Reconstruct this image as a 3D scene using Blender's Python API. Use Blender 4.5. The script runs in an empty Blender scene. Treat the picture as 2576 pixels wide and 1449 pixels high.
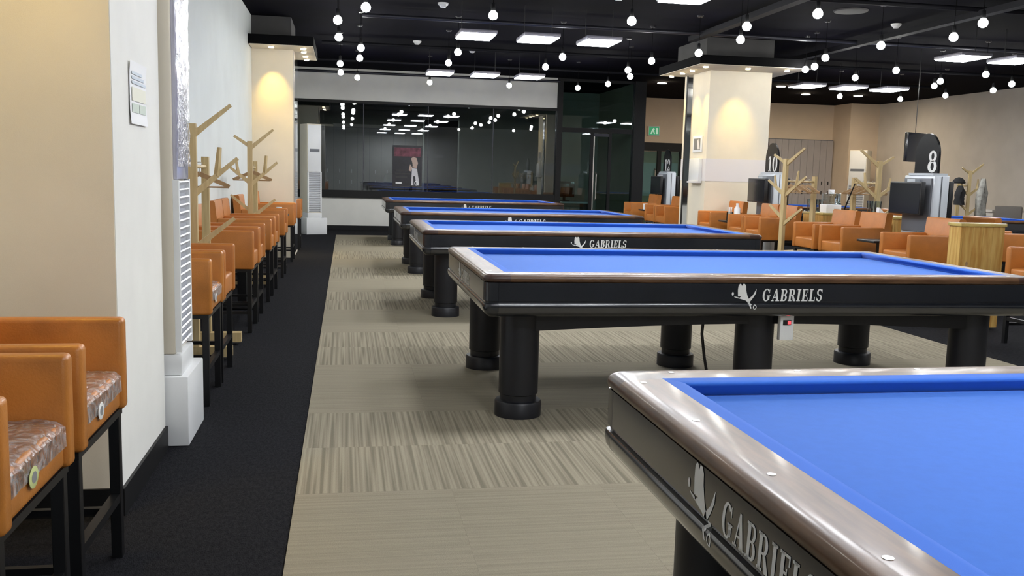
import bpy, bmesh, math, random
from mathutils import Vector, Matrix
random.seed(7)
S = bpy.context.scene
COL = S.collection
PI = math.pi

# ------------------------------------------------------------------ camera
F_PX, YAW, PITCH, ROLL, CAM_H = 2335.4, 0.1785, 0.1226, -0.0260, 1.3067
fw = Vector((math.sin(YAW)*math.cos(PITCH), math.cos(YAW)*math.cos(PITCH), -math.sin(PITCH)))
rt = Vector((math.cos(YAW), -math.sin(YAW), 0.0))
dn = fw.cross(rt)
rt2 = rt*math.cos(ROLL) + dn*math.sin(ROLL)
dn2 = -rt*math.sin(ROLL) + dn*math.cos(ROLL)
cam_data = bpy.data.cameras.new('camera')
cam_data.sensor_width = 36.0
cam_data.lens = F_PX/2576.0*36.0
cam_data.clip_start = 0.05
cam_data.clip_end = 120
cam = bpy.data.objects.new('camera', cam_data)
COL.objects.link(cam)
M3 = Matrix((rt2, -dn2, -fw)).transposed()
cam.matrix_world = Matrix.Translation((0, 0, CAM_H)) @ M3.to_4x4()
S.camera = cam

# ------------------------------------------------------------------ world, exposure, light levels
w = bpy.data.worlds.new('world'); S.world = w; w.use_nodes = True
w.node_tree.nodes['Background'].inputs[0].default_value = (0.02, 0.02, 0.025, 1)
w.node_tree.nodes['Background'].inputs[1].default_value = 1.0
S.view_settings.view_transform = 'Standard'
S.view_settings.look = 'None'
S.view_settings.exposure = 0.85
S.view_settings.gamma = 1.0
S.view_settings.use_curve_mapping = False
PANEL_E = 26.0      # LED ceiling panels
BULB_E = 70.0       # pendant bulbs
SPOT_W = 30.0       # warm downlights in the column soffits
SPOT_C = (1.0, 0.66, 0.12)

# ------------------------------------------------------------------ materials
MATS = {}
def mat(name, col, rough=0.5, metal=0.0, coat=0.0, var=0.0, vscale=20.0, bump=0.0, bscale=120.0,
        emit=None, estr=0.0, sheen=0.0, stretch=None, col2=None, spec=0.5, detail=4.0, gen=False):
    m = bpy.data.materials.new(name); m.use_nodes = True
    nt = m.node_tree; N = nt.nodes; Lk = nt.links
    b = N['Principled BSDF']
    b.inputs['Base Color'].default_value = (*col, 1)
    b.inputs['Roughness'].default_value = rough
    b.inputs['Metallic'].default_value = metal
    b.inputs['Coat Weight'].default_value = coat
    b.inputs['Coat Roughness'].default_value = 0.12
    b.inputs['Specular IOR Level'].default_value = spec
    b.inputs['Sheen Weight'].default_value = sheen
    if emit:
        b.inputs['Emission Color'].default_value = (*emit, 1)
        b.inputs['Emission Strength'].default_value = estr
    tc = N.new('ShaderNodeTexCoord')
    mp = N.new('ShaderNodeMapping')
    Lk.new(tc.outputs['Object'], mp.inputs['Vector'])
    if stretch: mp.inputs['Scale'].default_value = stretch
    if var > 0 or col2:
        n = N.new('ShaderNodeTexNoise'); n.inputs['Scale'].default_value = vscale; n.inputs['Detail'].default_value = detail
        Lk.new(mp.outputs[0], n.inputs['Vector'])
        r = N.new('ShaderNodeValToRGB')
        a = tuple(max(0, c*(1-var)) for c in col); d = col2 if col2 else tuple(min(1, c*(1+var)) for c in col)
        r.color_ramp.elements[0].color = (*a, 1); r.color_ramp.elements[0].position = 0.35
        r.color_ramp.elements[1].color = (*d, 1); r.color_ramp.elements[1].position = 0.65
        Lk.new(n.outputs['Fac'], r.inputs[0]); Lk.new(r.outputs[0], b.inputs['Base Color'])
    if bump > 0:
        n2 = N.new('ShaderNodeTexNoise'); n2.inputs['Scale'].default_value = bscale; n2.inputs['Detail'].default_value = 3
        Lk.new(mp.outputs[0], n2.inputs['Vector'])
        bp = N.new('ShaderNodeBump'); bp.inputs['Strength'].default_value = bump; bp.inputs['Distance'].default_value = 0.01
        Lk.new(n2.outputs['Fac'], bp.inputs['Height']); Lk.new(bp.outputs[0], b.inputs['Normal'])
    MATS[name] = m
    return m

mat('wall_white', (0.80, 0.79, 0.74), 0.75, var=0.03, vscale=3, bump=0.05, bscale=300)
mat('wall_left', (0.66, 0.70, 0.69), 0.75, var=0.03, vscale=2, bump=0.05, bscale=300)
mat('wall_cream', (0.74, 0.68, 0.56), 0.75, var=0.03, vscale=3, bump=0.05, bscale=300)
mat('wall_peach', (0.76, 0.62, 0.47), 0.8, var=0.03, vscale=2)
mat('wall_taupe', (0.66, 0.61, 0.55), 0.8, var=0.04, vscale=2)
mat('wall_dark', (0.045, 0.05, 0.05), 0.8, var=0.1, vscale=2)
mat('grey_paint', (0.060, 0.058, 0.058), 0.8, var=0.08, vscale=4)
mat('ceiling_black', (0.0022, 0.0019, 0.0054), 0.95, var=0.25, vscale=1.5, spec=0.05)
mat('duct_black', (0.0045, 0.0045, 0.007), 0.7, spec=0.2)
mat('soffit_black', (0.003, 0.003, 0.0035), 0.9, spec=0.1)
mat('pipe_grey', (0.035, 0.035, 0.045), 0.4, metal=0.5)
mat('base_black', (0.006, 0.006, 0.0065), 0.5, spec=0.3)
mat('band_grey', (0.70, 0.68, 0.70), 0.7)
mat('mirror', (0.72, 0.72, 0.70), 0.08, metal=1.0)
mat('steel', (0.55, 0.52, 0.48), 0.38, metal=1.0, var=0.1, vscale=3)
mat('felt', (0.027, 0.120, 0.450), 0.85, sheen=0.12, var=0.03, vscale=40, bump=0.06, bscale=700, spec=0.2)
mat('cushion_felt', (0.027, 0.118, 0.48), 0.85, sheen=0.12, bump=0.06, bscale=700, spec=0.2)
mat('rail_wood', (0.066, 0.031, 0.014), 0.36, coat=0.14, spec=0.38, col2=(0.125, 0.064, 0.031), vscale=6, stretch=(1, 8, 8), bump=0.01)
mat('rail_wood_y', (0.066, 0.031, 0.014), 0.36, coat=0.14, spec=0.38, col2=(0.125, 0.064, 0.031), vscale=6, stretch=(8, 1, 8), bump=0.01)
mat('rail_corner', (0.040, 0.016, 0.010), 0.34, coat=0.3, var=0.25, vscale=14)
mat('apron', (0.011, 0.013, 0.018), 0.22, coat=0.8, spec=0.8, var=0.15, vscale=5)
mat('apron_trim', (0.018, 0.020, 0.024), 0.22, coat=0.3)
mat('leg_black', (0.007, 0.0075, 0.011), 0.42, var=0.1, vscale=6)
mat('print_white', (0.78, 0.78, 0.76), 0.4)
mat('diamond', (0.85, 0.85, 0.82), 0.2)
mat('orange', (0.45, 0.155, 0.026), 0.42, var=0.10, vscale=7, bump=0.12, bscale=160)
mat('orange_worn', (0.45, 0.165, 0.028), 0.36, var=0.14, vscale=9, bump=0.12, bscale=160)
mat('steel_black', (0.007, 0.007, 0.008), 0.35, metal=0.2)
mat('rack_wood', (0.46, 0.34, 0.16), 0.5, col2=(0.56, 0.43, 0.22), vscale=5, stretch=(9, 9, 1))
mat('hanger_wood', (0.38, 0.24, 0.12), 0.45, var=0.15, vscale=12)
mat('pine', (0.47, 0.245, 0.05), 0.45, col2=(0.64, 0.42, 0.13), vscale=4, stretch=(7, 7, 0.9), detail=6)
mat('pine_top', (0.55, 0.42, 0.14), 0.25, coat=0.5, var=0.12, vscale=5)
mat('plastic_white', (0.78, 0.79, 0.79), 0.35, var=0.02, vscale=3)
mat('plastic_cream', (0.74, 0.68, 0.56), 0.4)
mat('ac_upper', (0.50, 0.50, 0.60), 0.18, coat=0.5, bump=0.2, bscale=10)
mat('slat', (0.76, 0.77, 0.80), 0.35)
mat('dark_gap', (0.36, 0.37, 0.40), 0.6)
mat('screen_black', (0.012, 0.013, 0.016), 0.15, coat=0.4)
mat('plastic_black', (0.012, 0.012, 0.013), 0.4)
mat('sign_black', (0.005, 0.005, 0.006), 0.35, spec=0.3)
mat('kiosk_grey', (0.62, 0.66, 0.70), 0.35, metal=0.2)
mat('kiosk_dark', (0.14, 0.15, 0.17), 0.4)
mat('paper', (0.86, 0.86, 0.86), 0.7)
mat('ink_blue', (0.60, 0.66, 0.72), 0.7)
mat('ink_yellow', (0.80, 0.79, 0.66), 0.7)
mat('ink_green', (0.60, 0.67, 0.58), 0.7)
mat('ink_grey', (0.20, 0.20, 0.20), 0.7)
mat('pink', (0.16, 0.045, 0.065), 0.6, var=0.5, vscale=9)
mat('poster_black', (0.015, 0.013, 0.018), 0.5, var=0.4, vscale=6)
mat('skin', (0.55, 0.40, 0.33), 0.6)
mat('locker_grey', (0.42, 0.39, 0.39), 0.5, var=0.03, vscale=4)
mat('exit_green', (0.02, 0.22, 0.09), 0.4, emit=(0.05, 0.45, 0.2), estr=0.25)
mat('exit_white', (0.6, 0.75, 0.65), 0.4, emit=(0.6, 0.9, 0.7), estr=0.2)
mat('red_led', (0.6, 0.02, 0.03), 0.3, emit=(1, 0.05, 0.06), estr=1.5)
mat('cloth_grey', (0.30, 0.29, 0.26), 0.9, var=0.3, vscale=14)
mat('cloth_black', (0.012, 0.012, 0.013), 0.9)
mat('chair_grey', (0.16, 0.14, 0.12), 0.7)
mat('carpet_dark', (0.0055, 0.0058, 0.0078), 0.95, col2=(0.0150, 0.0148, 0.0175), vscale=90, bump=0.5, bscale=260, stretch=(1, 0.35, 1), spec=0.1)
mat('panel_emit', (1, 1, 1), 0.5, emit=(0.92, 0.95, 1.0), estr=PANEL_E)
mat('bulb_emit', (1, 1, 1), 0.5, emit=(1.0, 1.0, 0.95), estr=BULB_E)
mat('spot_emit', (1, 1, 1), 0.5, emit=(1.0, 0.80, 0.45), estr=14.0)
mat('down_emit', (1, 1, 1), 0.5, emit=(1.0, 0.84, 0.62), estr=210.0)
mat('housing', (0.30, 0.29, 0.34), 0.4, metal=0.3)
mat('glass_green', (0.05, 0.12, 0.11), 0.1, coat=0.3)
mat('badge_yellow', (0.55, 0.60, 0.25), 0.4)

def tile_material(name, lo, mid, hi):
    m = bpy.data.materials.new(name); m.use_nodes = True
    nt = m.node_tree; N = nt.nodes; Lk = nt.links; b = N['Principled BSDF']
    b.inputs['Roughness'].default_value = 0.95; b.inputs['Specular IOR Level'].default_value = 0.1
    tc = N.new('ShaderNodeTexCoord'); mp = N.new('ShaderNodeMapping')
    mp.inputs['Scale'].default_value = (1.0, 0.012, 0.0)
    Lk.new(tc.outputs['Object'], mp.inputs['Vector'])
    n = N.new('ShaderNodeTexNoise'); n.inputs['Scale'].default_value = 58; n.inputs['Detail'].default_value = 1.5
    Lk.new(mp.outputs[0], n.inputs['Vector'])
    r = N.new('ShaderNodeValToRGB')
    e = r.color_ramp.elements
    e[0].position = 0.38; e[0].color = (*lo, 1)
    e[1].position = 0.62; e[1].color = (*hi, 1)
    e.new(0.5).color = (*mid, 1)
    Lk.new(n.outputs['Fac'], r.inputs[0])
    n2 = N.new('ShaderNodeTexNoise'); n2.inputs['Scale'].default_value = 300
    Lk.new(tc.outputs['Object'], n2.inputs['Vector'])
    mx = N.new('ShaderNodeMixRGB'); mx.blend_type = 'OVERLAY'; mx.inputs[0].default_value = 0.22
    Lk.new(r.outputs[0], mx.inputs[1]); Lk.new(n2.outputs['Fac'], mx.inputs[2])
    Lk.new(mx.outputs[0], b.inputs['Base Color'])
    bp = N.new('ShaderNodeBump'); bp.inputs['Strength'].default_value = 0.4; bp.inputs['Distance'].default_value = 0.004
    Lk.new(n2.outputs['Fac'], bp.inputs['Height']); Lk.new(bp.outputs[0], b.inputs['Normal'])
    MATS[name] = m
tile_material('tile_striped', (0.190, 0.166, 0.122), (0.266, 0.234, 0.172), (0.324, 0.285, 0.210))
tile_material('tile_plain', (0.246, 0.216, 0.159), (0.266, 0.234, 0.172), (0.286, 0.251, 0.185))

def glass_material(name, tint, ior, rough=0.0, boost=1.0):
    m = bpy.data.materials.new(name); m.use_nodes = True
    nt = m.node_tree; N = nt.nodes; Lk = nt.links
    for n in list(N): N.remove(n)
    out = N.new('ShaderNodeOutputMaterial')
    tr = N.new('ShaderNodeBsdfTransparent'); tr.inputs[0].default_value = (*tint, 1)
    gl = N.new('ShaderNodeBsdfGlossy'); gl.inputs[0].default_value = (0.95, 0.97, 1, 1); gl.inputs['Roughness'].default_value = rough
    fr = N.new('ShaderNodeFresnel'); fr.inputs[0].default_value = ior
    mx = N.new('ShaderNodeMixShader')
    mu = N.new('ShaderNodeMath'); mu.operation = 'MULTIPLY'; mu.inputs[1].default_value = boost; mu.use_clamp = True
    Lk.new(fr.outputs[0], mu.inputs[0]); Lk.new(mu.outputs[0], mx.inputs[0])
    Lk.new(tr.outputs[0], mx.inputs[1]); Lk.new(gl.outputs[0], mx.inputs[2]); Lk.new(mx.outputs[0], out.inputs[0])
    MATS[name] = m
    return m
glass_material('window_glass', (0.62, 0.66, 0.66), 1.55, 0.01, 1.9)
glass_material('door_glass', (0.62, 0.74, 0.73), 1.5, 0.01, 1.3)
glass_material('clear_glass', (0.85, 0.90, 0.90), 1.45, 0.03, 1.6)
def film_material():
    m = glass_material('plastic_film', (0.94, 0.93, 0.92), 1.35, 0.22, 1.6)
    N = m.node_tree.nodes; Lk = m.node_tree.links
    tc = N.new('ShaderNodeTexCoord'); n = N.new('ShaderNodeTexNoise'); n.inputs['Scale'].default_value = 24; n.inputs['Detail'].default_value = 3
    n.inputs['Distortion'].default_value = 1.5
    Lk.new(tc.outputs['Object'], n.inputs['Vector'])
    bp = N.new('ShaderNodeBump'); bp.inputs['Strength'].default_value = 0.8; bp.inputs['Distance'].default_value = 0.02
    Lk.new(n.outputs['Fac'], bp.inputs['Height'])
    df = N.new('ShaderNodeBsdfDiffuse'); df.inputs[0].default_value = (0.75, 0.74, 0.74, 1)
    r = N.new('ShaderNodeValToRGB'); r.color_ramp.elements[0].position = 0.45; r.color_ramp.elements[1].position = 0.75
    r.color_ramp.elements[0].color = (.06, .06, .06, 1); r.color_ramp.elements[1].color = (.45, .45, .45, 1)
    Lk.new(n.outputs['Fac'], r.inputs[0])
    old = [x for x in N if x.type == 'MIX_SHADER'][0]; out = [x for x in N if x.type == 'OUTPUT_MATERIAL'][0]
    mx = N.new('ShaderNodeMixShader'); Lk.new(r.outputs[0], mx.inputs[0]); Lk.new(old.outputs[0], mx.inputs[1]); Lk.new(df.outputs[0], mx.inputs[2])
    Lk.new(mx.outputs[0], out.inputs[0])
    for nd in N:
        if nd.type in ('BSDF_GLOSSY', 'FRESNEL'): Lk.new(bp.outputs[0], nd.inputs['Normal'])
film_material()

# ------------------------------------------------------------------ helpers
def finish(bm, name, m, smooth=True, angle=38):
    bmesh.ops.recalc_face_normals(bm, faces=bm.faces[:])
    me = bpy.data.meshes.new(name); bm.to_mesh(me); bm.free()
    if m: me.materials.append(MATS[m])
    if smooth:
        me.polygons.foreach_set('use_smooth', [True]*len(me.polygons))
        me.set_sharp_from_angle(angle=math.radians(angle))
    return me
def link(name, me, parent=None, loc=None, rot=None):
    o = bpy.data.objects.new(name, me); COL.objects.link(o)
    if parent is not None: o.parent = parent
    if loc is not None: o.location = loc
    if rot is not None: o.rotation_euler = rot
    return o
def obj(name, bm, m, parent=None, loc=None, rot=None, smooth=True, angle=38):
    return link(name, finish(bm, name, m, smooth, angle), parent, loc, rot)
def empty(name, loc=(0, 0, 0), rz=0.0):
    o = bpy.data.objects.new(name, None); COL.objects.link(o); o.empty_display_size = 0.1
    o.location = loc; o.rotation_euler = (0, 0, rz); return o
def tag(o, label, cat, group=None, kind=None):
    o['label'] = label; o['category'] = cat
    if group: o['group'] = group
    if kind: o['kind'] = kind
    return o
def struct(o, label=None):
    o['kind'] = 'structure'
    if label: o['label'] = label
    return o
def copy_tree(o, parent=None):
    c = o.copy(); COL.objects.link(c)
    if parent is not None: c.parent = parent
    for ch in o.children: copy_tree(ch, c)
    return c
NB = bmesh.new
def box(bm, x0, x1, y0, y1, z0, z1, bev=0.0, seg=2):
    r = bmesh.ops.create_cube(bm, size=1.0)
    vs = r['verts']
    for v in vs:
        v.co = Vector((x0+(v.co.x+.5)*(x1-x0), y0+(v.co.y+.5)*(y1-y0), z0+(v.co.z+.5)*(z1-z0)))
    if bev > 0:
        es = list({e for v in vs for e in v.link_edges})
        bmesh.ops.bevel(bm, geom=es, offset=bev, segments=seg, profile=0.5, affect='EDGES')
    return bm
def bx(*a, **k): return box(NB(), *a, **k)
def lathe(prof, n=24, bm=None, loc=(0, 0, 0)):
    bm = bm or NB(); rings = []
    for (r, z) in prof:
        rings.append([bm.verts.new((loc[0]+r*math.cos(2*PI*i/n), loc[1]+r*math.sin(2*PI*i/n), loc[2]+z)) for i in range(n)])
    for a, b in zip(rings, rings[1:]):
        for i in range(n): bm.faces.new((a[i], a[(i+1) % n], b[(i+1) % n], b[i]))
    bm.faces.new(rings[0]); bm.faces.new(rings[-1][::-1])
    return bm
def tube(pts, r, n=8, bm=None, r2=None):
    bm = bm or NB(); pts = [Vector(p) for p in pts]; rings = []
    up = None
    for i, p in enumerate(pts):
        t = (pts[min(i+1, len(pts)-1)]-pts[max(i-1, 0)]).normalized()
        if up is None: up = t.orthogonal().normalized()
        u = (up - t*up.dot(t)).normalized(); up = u; v = t.cross(u)
        rr = r if r2 is None else r+(r2-r)*i/(len(pts)-1)
        rings.append([bm.verts.new(p+u*rr*math.cos(2*PI*k/n)+v*rr*math.sin(2*PI*k/n)) for k in range(n)])
    for a, b in zip(rings, rings[1:]):
        for k in range(n): bm.faces.new((a[k], a[(k+1) % n], b[(k+1) % n], b[k]))
    bm.faces.new(rings[0]); bm.faces.new(rings[-1][::-1])
    return bm
def bar(p0, p1, w0, t0, w1=None, t1=None, side=(0, 0, 1), bm=None):
    """tapered rectangular bar from p0 to p1, w along 'side', t across"""
    bm = bm or NB(); p0 = Vector(p0); p1 = Vector(p1); d = (p1-p0).normalized()
    s = Vector(side); s = (s-d*s.dot(d)).normalized(); q = d.cross(s)
    w1 = w0 if w1 is None else w1; t1 = t0 if t1 is None else t1
    A = [bm.verts.new(p0+s*a*w0/2+q*b*t0/2) for a, b in ((1, 1), (1, -1), (-1, -1), (-1, 1))]
    B = [bm.verts.new(p1+s*a*w1/2+q*b*t1/2) for a, b in ((1, 1), (1, -1), (-1, -1), (-1, 1))]
    for i in range(4): bm.faces.new((A[i], A[(i+1) % 4], B[(i+1) % 4], B[i]))
    bm.faces.new(A[::-1]); bm.faces.new(B)
    return bm
def bevel_all(bm, off, seg=2):
    es = [e for e in bm.edges if len(e.link_faces) == 2 and e.calc_face_angle(0) > 0.6]
    bmesh.ops.bevel(bm, geom=es, offset=off, segments=seg, profile=0.5, affect='EDGES'); return bm
def prism(poly, axis, a, b, bm=None):
    """extrude 2D polygon: axis 'x' -> (a..b, u, v); 'y' -> (u, a..b, v); 'z' -> (u, v, a..b)"""
    bm = bm or NB()
    f = {'x': lambda u, v, t: (t, u, v), 'y': lambda u, v, t: (u, t, v), 'z': lambda u, v, t: (u, v, t)}[axis]
    A = [bm.verts.new(f(u, v, a)) for u, v in poly]; B = [bm.verts.new(f(u, v, b)) for u, v in poly]
    n = len(poly)
    for i in range(n): bm.faces.new((A[i], A[(i+1) % n], B[(i+1) % n], B[i]))
    bm.faces.new(A[::-1]); bm.faces.new(B)
    return bm

# ------------------------------------------------------------------ the setting
CZ = 3.43
XL, XR = -1.33, 14.30
YN, YB, YE = -4.0, 20.45, 24.45
floor = struct(obj('floor', bx(XL-.2, XR+.2, YN-.2, YE+.2, -0.12, 0.0), 'carpet_dark', smooth=False), 'charcoal carpet floor of the billiard hall')
TS = 0.63
tile_s, tile_p = (finish(box(NB(), -TS/2+.0002, TS/2-.0002, -TS/2+.0002, TS/2-.0002, 0, 0.006), 'carpet_tile', m_, smooth=False) for m_ in ('tile_striped', 'tile_plain'))
rows = 28
for j in range(rows):
    yy = 1.17 + (j+.5)*TS
    striped = ((j+0) % 4) in (0, 1)
    for i in range(8):
        rz = (0 if striped else PI/2) + (PI if random.random() < .5 else 0)
        link('carpet_tile', tile_s if striped else tile_p, floor, (-0.196+(i+.5)*TS, yy, 0.0), (0, 0, rz))
struct(obj('ceiling', bx(XL-.2, XR+.2, YN-.2, YE+.2, CZ, CZ+.15), 'ceiling_black', smooth=False))
struct(obj('wall_left', bx(XL-.15, XL, YN-.2, YE+.2, 0, CZ), 'wall_left', smooth=False))
struct(obj('wall_right', bx(XR, XR+.15, YN-.2, YE+.2, 0, CZ), 'wall_taupe', smooth=False))
struct(obj('wall_near', bx(XL-.2, XR+.2, YN-.15, YN, 0, CZ), 'wall_white', smooth=False))
struct(obj('wall_far', bx(XL, XR+.2, YE, YE+.15, 0, CZ), 'wall_peach', smooth=False))
struct(obj('baseboard_left', bx(XL, XL+.015, YN, YB, 0, 0.11), 'base_black', smooth=False))
# wall with the long window
WX0, WX1, WZ0, WZ1 = -1.02, 4.60, 0.80, 2.76
bm = NB()
box(bm, XL, 4.72, YB, YB+.12, 0, WZ0); box(bm, XL, 4.72, YB, YB+.12, WZ1, CZ)
box(bm, XL, WX0, YB, YB+.12, WZ0, WZ1)
struct(obj('wall_back', bm, 'wall_white', smooth=False))
struct(obj('baseboard_back', bx(XL, 4.70, YB-.02, YB, 0, 0.10), 'base_black', smooth=False))
win = struct(empty('window_1', (0, YB, WZ0)), 'long dark tinted window across the back wall')
obj('window_frame', bx(WX0, 4.72, -.05, .10, -0.10, 0.06), 'base_black', win, smooth=False)['label'] = 'thick black sill beam'
obj('window_frame', bx(WX0, 4.72, -.02, .10, WZ1-WZ0-.05, WZ1-WZ0+.01), 'base_black', win, smooth=False)
obj('window_frame', bx(4.60, 4.72, -.06, .14, -.80, CZ-WZ0), 'base_black', win, smooth=False)['label'] = 'black post at the end of the window'
jx = [WX0, 0.36, 1.75, 3.18, WX1]
for a, b in zip(jx, jx[1:]):
    obj('pane', bx(a+.006, b-.006, .03, .042, .06, WZ1-WZ0-.05), 'window_glass', win, smooth=False)
for a in jx[1:-1]:
    obj('pane_joint', bx(a-.006, a+.006, .028, .044, .06, WZ1-WZ0-.05), 'pipe_grey', win, smooth=False)
# room behind the window
struct(obj('wall_backroom', bx(XL, 6.55, 23.9, 24.0, 0, CZ), 'wall_taupe', smooth=False))
struct(obj('wall_office', bx(6.50, 6.62, YB+.1, YE, 0, CZ), 'wall_peach', smooth=False))
# glass office front beside the window
of = struct(empty('window_2', (4.72, YB+.05, 0)), 'black framed glass office front beside the window')
for a, b, c, d in ((0, 1.78, 2.26, 2.36), (0, 1.78, 0, .10), (0, 1.78, CZ-.06, CZ)):
    obj('window_frame', bx(a, b, -.03, .03, c, d), 'base_black', of, smooth=False)
for a in (0.68, 1.10):
    obj('window_frame', bx(a, a+.07, -.03, .03, .10, 2.26), 'base_black', of, smooth=False)
obj('window_frame', bx(1.66, 1.92, -.09, .09, 0, CZ), 'base_black', of, smooth=False)['label'] = 'broad glossy black corner post'
for a, b, c, d in ((0, 1.66, 2.36, CZ-.06), (0, .68, .10, 2.26), (1.17, 1.66, .10, 2.26)):
    obj('pane', bx(a, b, -.006, .006, c, d), 'door_glass', of, smooth=False)
dr = struct(empty('door_1', (4.72+.75, YB+.05, 0)), 'glass office door standing between black posts')
obj('door_leaf', bx(0, .35, -.03, -.012, .11, 2.24), 'door_glass', dr, smooth=False)
obj('door_rail', bx(0, .35, -.04, 0, .11, .22), 'pipe_grey', dr, smooth=False)
obj('door_rail', bx(0, .35, -.04, 0, 2.18, 2.25), 'pipe_grey', dr, smooth=False)
obj('door_rail', bx(0, .025, -.04, 0, .22, 2.18), 'steel', dr, smooth=False)
obj('door_handle', tube([(.07, -.03, .75), (.07, -.09, .78), (.07, -.09, 1.35), (.07, -.03, 1.38)], .014), 'steel', dr)
# exit wall doorway and pilaster
struct(obj('wall_pilaster', bx(13.45, XR, 23.55, YE, 0, CZ), 'wall_peach', smooth=False))
d2 = struct(empty('door_2', (7.70, YE, 0)), 'black framed glass entrance doors under the exit sign')
obj('door_header', bx(-.05, 1.35, -.08, 0, 2.02, 2.24), 'base_black', d2, smooth=False)
for a in (-.05, .62, 1.25):
    obj('door_post', bx(a, a+.10, -.08, 0, 0, 2.02), 'base_black', d2, smooth=False)
for a, b in ((.05, .62), (.72, 1.25)):
    obj('door_leaf', bx(a, b, -.05, -.035, .03, 2.0), 'door_glass', d2, smooth=False)
    obj('door_blind', bx(a+.03, b-.03, -.03, -.02, .8, 1.7), 'paper', d2, smooth=False)
obj('door_handle', tube([(.56, -.05, .8), (.56, -.11, .83), (.56, -.11, 1.5), (.56, -.05, 1.53)], .015), 'steel', d2)

# ------------------------------------------------------------------ columns with lit soffits
def spot(parent, x, y, z, tx=None, ty=None, power=SPOT_W):
    """recessed warm downlight: can + lens as one part, its light as a child"""
    c = obj('downlight_can', lathe([(.042, -.012), (.045, -.012), (.045, .0), (.042, .0)], 16), 'steel', parent, (x, y, z))
    obj('downlight_lens', lathe([(.03, -.0245), (.036, -.024), (.036, -.010), (.03, -.0095)], 16), 'spot_emit', c)
    l = bpy.data.lights.new('downlight', 'SPOT'); l.energy = power; l.color = SPOT_C
    l.spot_size = math.radians(52); l.spot_blend = 0.9; l.shadow_soft_size = 0.03
    lo = bpy.data.objects.new('downlight', l); COL.objects.link(lo); lo.parent = parent
    lo.location = (x, y, z-.035)
    if tx is not None:
        d = Vector((tx-x, ty-y, -.42)); lo.rotation_euler = d.to_track_quat('-Z', 'Y').to_euler()
SZ = 2.98
def soffit(name, x0, x1, y0, y1, spots, label):
    s = struct(empty(name, (0, 0, 0)), label)
    obj('soffit_slab', bx(x0, x1, y0, y1, SZ+.002, SZ+.13), 'soffit_black', s, smooth=False)
    obj('soffit_underside', bx(x0+.01, x1-.01, y0+.01, y1-.01, SZ-.004, SZ+.002), 'wall_cream', s, smooth=False)
    for (x, y, tx, ty) in spots: spot(s, x, y, SZ-.004, tx, ty)
    return s
# column beside the near stools
c1 = struct(obj('wall_column_near', bx(XL, -0.82, 3.55, 4.40, 0, SZ-.004), 'wall_white', smooth=False), 'white column beside the near stools')
struct(obj('baseboard_near', bx(XL, -0.808, 3.535, 4.40, 0, 0.105), 'base_black', smooth=False))
obj('warm_tinted_front', bx(XL, -0.822, 3.546, 3.552, .105, SZ-.004), 'wall_cream', c1, smooth=False)  # cream sheet paints the warm spot's tint onto the white column's front
struct(obj('wall_column_near_top', bx(XL, -0.86, 3.6, 4.35, SZ+.13, CZ), 'grey_paint', smooth=False))
soffit('trim_1', XL, -.50, 3.10, 4.85, [(-1.08, 3.30, -1.08, 3.45), (-1.0, 3.2, None, None)], 'black soffit on the near column')
# far left column
c2 = struct(obj('wall_column_far', bx(XL, -0.755, 13.92, 15.0, 0, SZ-.004), 'wall_cream', smooth=False), 'cream column at the end of the left stools')
obj('mirror_panel', bx(-.755, -.748, 13.97, 14.97, .05, SZ-.02), 'mirror', c2, smooth=False)
obj('mirror_edge', bx(-.757, -.742, 13.925, 13.97, .05, SZ-.02), 'steel', c2, smooth=False)
struct(obj('wall_column_far_top', bx(XL, -0.78, 13.9, 15.0, SZ+.13, CZ), 'grey_paint', smooth=False))
soffit('trim_2', XL, -.45, 13.42, 15.14, [(-1.03, 13.58, -1.03, 13.80), (-.6, 13.63, None, None), (-.61, 14.0, -.70, 14.0), (-.61, 14.56, -.70, 14.56), (-.61, 14.97, -.70, 14.97)], 'black soffit on the far left column')
# right column
c3 = struct(obj('wall_column_right', bx(5.55, 6.57, 13.93, 15.03, 0, SZ-.004), 'wall_cream', smooth=False), 'cream column among the right stools')
obj('column_band', bx(5.545, 6.575, 13.925, 15.035, 1.27, 1.62), 'band_grey', c3, smooth=False)
obj('mirror_strip', bx(5.535, 5.552, 14.62, 14.86, 0.0, SZ-.01), 'mirror', c3, smooth=False)
obj('mirror_strip_edge', bx(5.525, 5.552, 14.86, 14.885, 0.0, SZ-.01), 'plastic_black', c3, smooth=False)
struct(obj('wall_column_right_top', bx(5.36, 6.45, 13.65, 14.9, SZ+.13, CZ), 'grey_paint', smooth=False))
soffit('trim_3', 5.10, 6.88, 13.22, 15.06, [(5.28, 14.94, 5.4, 14.94), (5.28, 14.43, 5.4, 14.43), (5.28, 14.0, 5.4, 14.0), (5.28, 13.45, None, None), (5.95, 13.45, 5.97, 13.68), (6.58, 13.45, None, None)], 'black soffit on the right column')

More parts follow.
